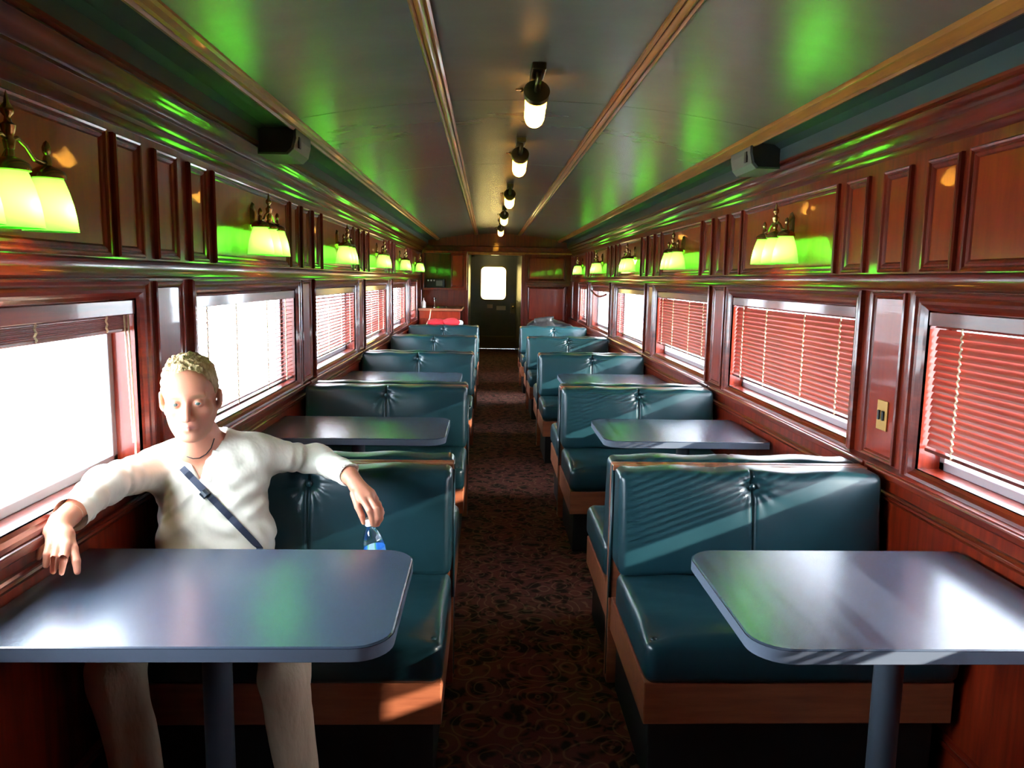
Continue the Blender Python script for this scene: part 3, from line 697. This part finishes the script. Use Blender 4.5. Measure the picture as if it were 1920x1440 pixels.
def build_surf(name, parts, m, parent=None, colfn=None, smooth_it=0):
    vs = []; fs = []; o = 0
    for v, f in parts: vs.append(v); fs.append(f+o); o += len(v)
    v = np.concatenate(vs); f = np.concatenate(fs)
    for _ in range(smooth_it):
        acc = np.zeros_like(v); c = np.zeros(len(v))
        for i in range(4):
            np.add.at(acc, f[:, i], v[f[:, (i+1) % 4]]); np.add.at(c, f[:, i], 1)
        v = .5*v+.5*acc/np.maximum(c, 1)[:, None]
    me = bpy.data.meshes.new(name); me.from_pydata(v.tolist(), [], f.tolist()); me.update()
    me.polygons.foreach_set('use_smooth', [True]*len(me.polygons)); me.materials.append(M[m] if isinstance(m, str) else m)
    if colfn is not None:
        ca = me.color_attributes.new('Col', 'FLOAT_COLOR', 'POINT'); c = colfn(v); ca.data.foreach_set('color', np.concatenate([c, np.ones((len(c), 1))], 1).ravel())
    ob = bpy.data.objects.new(name, me); COL.objects.link(ob)
    if parent: ob.parent = parent
    return ob

# ------------------------------------------------------------------ the seated man
def skin_mat():
    m = bpy.data.materials.new('skin'); m.use_nodes = True; N = m.node_tree.nodes; L = m.node_tree.links; p = N['Principled BSDF']
    a = N.new('ShaderNodeVertexColor'); a.layer_name = 'Col'; L.new(a.outputs[0], p.inputs['Base Color'])
    p.inputs['Roughness'].default_value = .48; p.inputs['Subsurface Weight'].default_value = .12; p.inputs['Subsurface Radius'].default_value = (.012, .004, .002); p.inputs['Subsurface Scale'].default_value = .6
    return m
M['skin'] = skin_mat()
man = empty('person', (-.86, 2.40, .50))
tag(man, 'person in cream shirt and shoulder strap seated on the nearest left bench, holding a bottle', 'person')
MI = Matrix.Translation((.86, -2.40, -.50))
HC = np.array([-.903, 2.365, 1.146]); yaw = math.radians(14); pit = math.radians(4); rol = math.radians(-2)
HR = np.array(Matrix.Rotation(yaw, 3, 'Z') @ Matrix.Rotation(pit, 3, 'X') @ Matrix.Rotation(rol, 3, 'Y'))     # local -> world
def toloc(p): return (p-HC)@HR
SX = .93
def cran(q): return ell(q, (0, .018, .030), (.078, .098, .092))
def head(p):
    q = toloc(p); q = q/np.array([1, 1, 1.02]); s = q.copy(); s[..., 0] = np.abs(q[..., 0])
    f = cran(q)
    f = smin(f, ell(q, (0, -.022, -.040), (.062, .068, .078)), .03)
    f = smin(f, cap(s, (.056, .01, -.045), (.026, -.055, -.098), .016, .016), .03)       # jaw
    f = smin(f, ell(q, (0, -.068, -.103), (.024, .020, .018)), .018)                     # chin
    f = smin(f, ell(s, (.044, -.052, -.026), (.024, .026, .020)), .018)                  # cheekbones
    f = smin(f, cap(s, (.003, -.086, .017), (.046, -.073, .018), .0085, .0080), .014)     # brow
    f = smin(f, ell(q, (0, -.060, .055), (.055, .030, .04)), .02)
    f = smax(f, -ell(s, (.031, -.101, .000), (.019, .017, .012)), .012)                  # sockets
    f = smin(f, cap(q, (0, -.084, .008), (0, -.108, -.040), .0078, .0105), .009)         # nose
    f = smin(f, ell(s, (.0125, -.098, -.043), (.0085, .011, .008)), .006)
    f = smax(f, -ell(s, (.006, -.105, -.053), (.004, .006, .004)), .003)
    f = smin(f, ell(q, (0, -.079, -.070), (.026, .014, .016)), .012)
    f = smin(f, cap(s, (0, -.0925, -.0660), (.021, -.084, -.0690), .0050, .0025), .004)  # upper lip
    f = smin(f, cap(s, (0, -.0915, -.0765), (.018, -.084, -.0745), .0058, .003), .004)   # lower lip
    f = smax(f, -cap(s, (0, -.100, -.0710), (.023, -.089, -.0715), .0030, .0018), .002)
    lid = smax(ell(s, (.031, -.0735, .0), (.0165, .0165, .0150)), -ell(s, (.031, -.092, -.0012), (.0125, .010, .0030)), .0015)
    f = smin(f, lid, .003)
    ear = smin(ell(s, (.084, .014, -.004), (.0085, .018, .026)), ell(s, (.080, .008, -.028), (.007, .011, .012)), .008)
    ear = smax(ear, -ell(s, (.094, .008, -.004), (.008, .010, .016)), .004)
    f = smin(f, ear, .006)
    f = smin(f, cap(q, (0, .022, -.070), (0, .045, -.165), .053, .058), .025)            # neck
    return f
def chest(p):
    f = ell(p, (-.890, 2.475, .845), (.165, .100, .165)); f = smin(f, cap(p, (-1.03, 2.48, .915), (-.76, 2.48, .935), .05), .06)
    f = smin(f, cap(p, (-.895, 2.43, 1.02), (-.893, 2.475, .90), .052, .06), .04); return f
LH = {'w': W(656, 893, 2.43), 'i': W(680, 936, 2.345), 'm': W(692, 931, 2.355), 'r': W(703, 936, 2.375), 'p': W(709, 945, 2.40), 'tb': W(664, 925, 2.37)}
def lefthand(p):     # the hand on the bottle
    w0 = LH['w']; f = chain(p, [W(650, 886, 2.45), w0], [.022, .026])
    for k, r in (('i', .0135), ('m', .0135), ('r', .0125), ('p', .011)): f = smin(f, cap(p, w0, LH[k], .021, r), .012)
    f = smin(f, cap(p, W(668, 912, 2.40), W(694, 925, 2.38), .022, .016), .012)
    for pts, rs in (([LH['i'], W(692, 957, 2.318), W(697, 972, 2.322), W(699, 984, 2.331)], [.0108, .0098, .0088, .0068]),
                    ([LH['m'], W(705, 953, 2.325), W(707, 971, 2.325), W(704, 985, 2.335)], [.0110, .0100, .0090, .0070]),
                    ([LH['r'], W(714, 956, 2.355), W(714, 972, 2.352), W(708, 984, 2.352)], [.0105, .0095, .0085, .0066]),
                    ([LH['p'], W(716, 961, 2.392), W(713, 975, 2.385), W(707, 983, 2.375)], [.0095, .0085, .0075, .0058]),
                    ([LH['tb'], W(671, 950, 2.345), W(678, 966, 2.338), W(682, 980, 2.340)], [.0135, .0110, .0098, .0075])):
        f = smin(f, chain(p, pts, rs, .003), .0035)
    return f
RW = W(115, 979, 1.950)
RK = {'p': W(82, 1015, 1.920), 'r': W(95, 1015, 1.900), 'm': W(110, 1017, 1.890), 'i': W(125, 1022, 1.885)}
def righthand(p):    # the hand resting on the table edge
    f = chain(p, [W(153, 939, 2.045), RW], [.028, .028])
    for k, r in (('i', .0135), ('m', .013), ('r', .0125), ('p', .0115)): f = smin(f, cap(p, RW, RK[k], .022, r), .012)
    f = smin(f, cap(p, W(97, 999, 1.930), W(123, 1005, 1.915), .022, .022), .012)
    for pts, rs in (([RK['p'], W(75, 1031, 1.890), W(72, 1046, 1.880)], [.0100, .0090, .0070]),
                    ([RK['r'], W(89, 1039, 1.870), W(86, 1060, 1.865)], [.0112, .0100, .0078]),
                    ([RK['m'], W(103, 1044, 1.860), W(100, 1071, 1.855)], [.0116, .0102, .0080]),
                    ([RK['i'], W(119, 1049, 1.853), W(114, 1075, 1.849)], [.0114, .0100, .0078]),
                    ([W(125, 999, 1.930), W(137, 1029, 1.890), W(143, 1052, 1.870), W(145, 1072, 1.863)], [.0150, .0118, .0102, .0080])):
        f = smin(f, chain(p, pts, rs, .003), .0035)
    return f
def skincol(v):
    c = np.tile(np.array([.66, .27, .165]), (len(v), 1)); q = toloc(v); ax = np.abs(q[:, 0])
    hd = (np.abs(q) < .2).all(1)
    def blend(mask, col): c[:] = c*(1-mask[:, None])+np.array(col)*mask[:, None]
    g = lambda d: np.clip(1-d, 0, 1)*hd
    blend(.55*g(np.hypot((ax-.045)/.035, (q[:, 2]+.035)/.035)), (.66, .25, .17))
    blend(.6*g(np.hypot(q[:, 0]/.016, (q[:, 2]+.03)/.045))*(q[:, 1] < -.08), (.66, .22, .16))
    blend(.9*g(np.hypot(q[:, 0]/.027, (q[:, 2]+.071)/.010)**2)*(q[:, 1] < -.08), (.50, .13, .11))
    blend(.35*g(np.abs(q[:, 2]+.09)/.045)*(q[:, 1] < .0)*(q[:, 2] < -.05), (.42, .24, .16))
    blend(.80*g(np.hypot((ax-.032)/.024, (q[:, 2]-.0200)/.0078)**2)*(q[:, 1] < -.06), (.24, .13, .06))
    return c
hb = head(HC[None, :])
SHL, ELL_, WRL = W(476, 850, 2.50), W(597, 862, 2.635), W(655, 889, 2.44)     # arm on the bench back
SHR, ELR, WRR = (-1.045, 2.47, .905), W(198, 906, 2.18), W(132, 966, 1.985)
def whole(p):
    f = smin(head(p), chest(p), .02)
    f = smin(f, ell(p, (-.862, 2.43, .68), (.155, .095, .19)), .04)
    f = smin(f, chain(p, [SHL, ELL_, WRL, LH['w']], [.044, .028, .024, .026], .01), .015); f = smin(f, chain(p, [SHR, ELR, WRR, RW], [.044, .032, .026, .028], .01), .015)
    return smin(smin(f, lefthand(p), .006), righthand(p), .006)
body = build_surf('body', [surf(whole, (-1.22, 1.85, .50), (-.31, 2.70, 1.30), .0027)], 'skin', man, skincol, 2); body.matrix_parent_inverse = MI
# eyes
for s in (-1, 1):
    c = HC+HR@np.array([s*.031, -.0745, 0]); fd = Vector(HR@np.array([-.06, -1, -.02]))
    o = MB().lathe([(.0140*math.sin(t), -.0140*math.cos(t)) for t in [PI*i/14 for i in range(15)]], c, n=20, ax=fd).build('eye', 'eye', man, smooth=True); o.matrix_parent_inverse = MI
    o2 = MB().lathe([(.0062, .01265), (.0058, .0134), (.003, .0140), (0, .0143)], c, n=16, ax=fd).build('iris', 'iris', o, smooth=True)
# hair
def hair(p):
    q = toloc(p); x, y, z = q[..., 0], q[..., 1], q[..., 2]
    n = vnoise(q, 130, 1.)*.0022+vnoise(q*np.array([1, 1, .5]), 260, 2.)*.0016
    top = np.clip((z-.06)/.05, 0, 1); fr = np.clip((-y)/.06, 0, 1)
    f = ell(q, (0, .020, .034), (.0805, .101, .0945))-.001-.005*top-.006*top*fr+n*(1+top*2.0)
    line = np.interp(y, [-.12, -.085, -.06, -.03, -.008, .012, .035, .07, .12], [.094, .092, .072, .050, .000, .022, .010, -.045, -.055])
    line = line-.010*np.clip(1-np.abs(x-.012)/.040, 0, 1)*(y < -.05)
    f = smax(f, (line+vnoise(q, 170, 3.)*.004-z), .004)
    return f
ho = build_surf('hair', [surf(hair, (-1.03, 2.22, 1.06), (-.78, 2.52, 1.30), .0026)], 'hair', man, None, 1); ho.matrix_parent_inverse = MI
ho['label'] = 'short sandy blond hair'
# shirt
def shirt(p):
    f = ell(p, (-.885, 2.468, .850), (.183, .108, .165))
    f = smin(f, ell(p, (-.862, 2.430, .675), (.186, .115, .18)), .05)
    f = smin(f, ell(p, (-.850, 2.39, .545), (.175, .125, .10)), .05)
    f = smin(f, cap(p, SHR, (-.905, 2.49, .965), .058, .055), .05); f = smin(f, cap(p, SHL, (-.895, 2.49, .970), .058, .055), .05)
    a1 = chain(p, [SHL, ELL_, WRL], [.062, .044, .039], .03); a2 = chain(p, [SHR, ELR, WRR], [.062, .050, .042], .03)
    # fold rings near elbows and cuffs
    def folds(c, amp, fr, r):
        d = np.sqrt(((p-np.array(c))**2).sum(-1)); return amp*1.4*np.sin(d*fr*.8+3*vnoise(p, 14))*np.exp(-(d/r)**2)
    a1 = a1+folds(ELL_, .0045, 230, .11)+folds(WRL, .0032, 300, .06); a2 = a2+folds(ELR, .0045, 230, .11)+folds(WRR, .0032, 300, .06)
    f = smin(smin(f, a1, .035), a2, .035)
    f = f+.0045*np.sin(70*(p[..., 2]+.7*np.abs(p[..., 0]+.86))+4*vnoise(p, 11, 2.))*np.exp(-((p[..., 2]-.70)/.10)**2)+.0045*vnoise(p, 30, .7)
    f = f-.006*np.clip(np.sin(62*(p[..., 2]+.8*(p[..., 0]+.9))+3*vnoise(p, 9, 1.1)), 0, 1)**2*np.exp(-(((p[..., 0]+.80)/.14)**2+((p[..., 2]-.80)/.09)**2))-.006*np.clip(np.sin(75*(p[..., 2]-.9*(p[..., 0]+.9))+3*vnoise(p, 8, 2.1)), 0, 1)**2*np.exp(-(((p[..., 0]+.98)/.10)**2+((p[..., 2]-.82)/.10)**2))
    f = f+.004*np.sin(90*(p[..., 2]-.55*(p[..., 0]+.9)))*np.exp(-(((p[..., 0]+.74)/.08)**2+((p[..., 2]-.82)/.10)**2))
    # neck opening with a V placket
    d = p-np.array((-.897, 2.45, 0)); zz = p[..., 2]
    hole = np.sqrt(d[..., 0]**2+((p[..., 1]-2.455)/1.05)**2)-.066
    hole = smax(hole, .945-zz+.5*(p[..., 1]-2.45), .01)
    v = np.maximum(np.abs(p[..., 0]+.888+.15*(zz-.9))-np.maximum(.004, .36*(zz-.885)), np.maximum(.885-zz, p[..., 1]-2.44))
    f = smax(f, -smin(hole, v, .006), .005)
    dw = WRL-ELL_; f = smax(f, -cap(p, WRL+dw*.06, WRL+dw*.5, .0335, .036), .003)
    dw = WRR-ELR; f = smax(f, -cap(p, WRR+dw*.06, WRR+dw*.5, .035, .037), .003)
    f = smax(f, p[..., 1]-2.605-np.where(zz > .868, 1, 0), .006)
    return f
so_ = build_surf('shirt', [surf(shirt, (-1.17, 1.98, .44), (-.38, 2.72, 1.04), .0060)], 'shirt', man, None, 1); so_.matrix_parent_inverse = MI
# placket edge, collar, necklace and strap laid on the shirt by marching towards it
def onto(u, v, fn, off):
    r = B@np.array([u-960, v-720, F]); r /= np.linalg.norm(r); t = 1.9; p0 = np.array([0, 0, H])
    for _ in range(90):
        p = p0+r*t; d = float(fn(p[None, :])[0]); t += max(d*.7, -.01)
        if abs(d) < .0006: break
    return p0+r*(t-off), r
def ribbon(uv, width, off, th, fn, extra0=(), extra1=()):
    P = [onto(u, v, fn, off) for u, v in uv]; pts = [np.array(e) for e in extra0]+[a for a, _ in P]+[np.array(e) for e in extra1]
    q = MB(); vs = []; n = len(pts); nr = -P[0][1]
    for i in range(n):
        t = pts[min(i+1, n-1)]-pts[max(i-1, 0)]; t /= np.linalg.norm(t); s = np.cross(t, nr); s /= np.linalg.norm(s)
        for a, b in ((-1, 0), (1, 0), (1, 1), (-1, 1)): vs.append(pts[i]+s*a*width/2+nr*b*th)
    fs = [(i*4+k, i*4+(k+1) % 4, i*4+4+(k+1) % 4, i*4+4+k) for i in range(n-1) for k in range(4)]+[(0, 1, 2, 3), (4*n-4, 4*n-3, 4*n-2, 4*n-1)]
    return q.add(vs, fs)
uv = [(341+(487-341)*t, 877+(1027-877)*t-6*math.sin(PI*t)*0) for t in [i/16 for i in range(17)]]
o = ribbon(uv, .020, .003, .003, shirt, (), ((-.700, 2.30, .60), (-.68, 2.33, .54))).build('strap', 'navy', man, smooth=False); o.matrix_parent_inverse = MI; o['label'] = 'dark navy shoulder strap across the chest'
for pu in ([(409, 824), (405, 845), (399, 866), (393, 884), (389, 902)],):
    o = ribbon(pu, .020, .001, .0025, shirt).build('placket', 'shirt', man); o.matrix_parent_inverse = MI
a, _ = onto(384, 926, shirt, .008); bk = MB(); tdir = Vector(onto(400, 942, shirt, 0)[0]-onto(368, 910, shirt, 0)[0]).normalized()
bk.tube([Vector(a)-tdir*.010, Vector(a)+tdir*.010], .0135, 10); b_o = bk.build('buckle', 'steel', man, smooth=.6); b_o.matrix_parent_inverse = MI
nl = [onto(u, v, lambda p: smin(head(p), chest(p), .02), .002)[0] for u, v in ((402, 822), (396, 840), (386, 852), (374, 859), (362, 860), (350, 856))]
o = MB().tube(nl, .0016, 6).build('necklace', 'black', man, smooth=True); o.matrix_parent_inverse = MI
# trousers
def pants(p):
    f = ell(p, (-.850, 2.40, .565), (.165, .13, .075))
    l1 = chain(p, [(-.93, 2.38, .575), (-.985, 2.02, .575), (-.975, 1.97, .46), (-.925, 1.98, .10)], [.085, .072, .070, .062], .03)
    l2 = chain(p, [(-.77, 2.38, .575), (-.545, 2.02, .575), (-.530, 1.96, .46), (-.500, 1.98, .10)], [.085, .070, .064, .058], .03)
    f = smin(smin(f, l1, .04), l2, .04)
    f = f+.004*vnoise(p*np.array([1, 1, .45]), 38, .4)+.004*np.sin(p[..., 2]*60+6*vnoise(p, 10))*np.exp(-((p[..., 2]-.5)/.1)**2)*np.exp(-((p[..., 1]-2.0)/.1)**2)
    f = smax(f, .075-p[..., 2], .004)
    return smax(f, .512-p[..., 2]-np.where(p[..., 1] < 2.055, 1, 0), .004)
o = build_surf('trousers', [surf(pants, (-1.09, 1.86, .06), (-.40, 2.56, .68), .0075)], 'pants', man, None, 1); o.matrix_parent_inverse = MI
for x in (-.925, -.500):
    def shoe(p, x=x): return smax(smin(ell(p, (x, 1.90, .035), (.048, .14, .045)), ell(p, (x, 1.98, .06), (.042, .06, .055)), .03), .002-p[..., 2], .004)
    o = build_surf('shoe', [surf(shoe, (x-.07, 1.72, -.01), (x+.07, 2.08, .14), .007)], 'shoe', man, None, 1); o.matrix_parent_inverse = MI

# ------------------------------------------------------------------ water bottle on the seat
top = W(691, 972, 2.345); bot = W(709, 1062, 2.36); bot = top+(bot-top)/abs(bot[2]-top[2])*(top[2]-.522)
ax = Vector(top-bot); Lb = ax.length
bo = empty('water_bottle', bot); tag(bo, 'clear plastic water bottle with white cap under the seated person\'s hand', 'bottle')
axn = ax.normalized()
def bl(prof, n=28): return MB().lathe([(r, h) for r, h in prof], (0, 0, 0), n=n, ax=axn)
h = Lb
bl([(.024, 0), (.031, .004), (.033, .012), (.033, h-.098), (.0325, h-.085), (.029, h-.062), (.020, h-.040), (.0125, h-.028), (.0125, h-.018)]).build('bottle_body', 'pet', bo, smooth=.9)
bl([(.0, .003), (.028, .004), (.031, .012), (.031, h-.110), (.0, h-.110)]).build('water', 'water', bo, smooth=.7)
bl([(.014, h-.022), (.0145, h-.020), (.0145, h-.003), (.0125, h), (0, h)]).build('cap', 'white', bo, smooth=.7)
def label_mat():
    m = mat('bottle_label', (.03, .16, .55), .35); N = m.node_tree.nodes; L = m.node_tree.links
    tc = N.new('ShaderNodeTexCoord'); wv = N.new('ShaderNodeTexWave'); wv.inputs['Scale'].default_value = 5; wv.inputs['Distortion'].default_value = 4; wv.inputs['Detail'].default_value = 0
    L.new(tc.outputs['Object'], wv.inputs[0]); rp = N.new('ShaderNodeValToRGB'); e = rp.color_ramp.elements; e[0].position = .3; e[0].color = (.03, .18, .6, 1); e[1].position = .55; e[1].color = (.10, .42, .85, 1)
    a = e.new(.72); a.color = (.35, .75, .15, 1); a = e.new(.85); a.color = (.85, .9, .95, 1)
    L.new(wv.outputs[0], rp.inputs[0]); L.new(rp.outputs[0], N['Principled BSDF'].inputs['Base Color']); return m
M['label'] = label_mat()
bl([(.0335, h-.145), (.0338, h-.143), (.0338, h-.100), (.0335, h-.098)]).build('label_band', 'label', bo, smooth=.9)

# ------------------------------------------------------------------ things on the farthest benches
def garment(p):
    f = ell(p, (-.72, 11.25, .88), (.15, .16, .055)); f = smin(f, ell(p, (-.52, 11.22, .89), (.13, .15, .06)), .008)
    f = smin(f, ell(p, (-.63, 11.30, .72), (.26, .20, .16)), .03)
    f = f+.010*vnoise(p, 26, .3)+.004*vnoise(p, 70, 1.3)
    return smax(smax(f, .515-p[..., 2], .01), 11.085-p[..., 1], .01)
tag(build_surf('red_jacket', [surf(garment, (-1.0, 11.02, .45), (-.3, 11.56, .99), .014)], 'red', None, None, 1), 'bright red bundled jacket lying behind the farthest left bench', 'jacket')
def bag(p):
    f = ell(p, (.86, 11.30, .80), (.30, .19, .17)); f = smin(f, ell(p, (1.12, 11.3, .74), (.2, .17, .16)), .05)
    f = smin(f, cap(p, (.70, 11.2, .95), (.95, 11.2, .985), .022), .03)
    f = f+.010*vnoise(p, 20, .9)+.004*vnoise(p, 60, 2)
    return smax(smax(f, .515-p[..., 2], .01), 11.085-p[..., 1], .01)
tag(build_surf('travel_bag', [surf(bag, (.45, 11.02, .45), (1.38, 11.56, 1.05), .015)], 'bag', None, None, 1), 'slumped black travel bag behind the farthest right bench', 'bag')
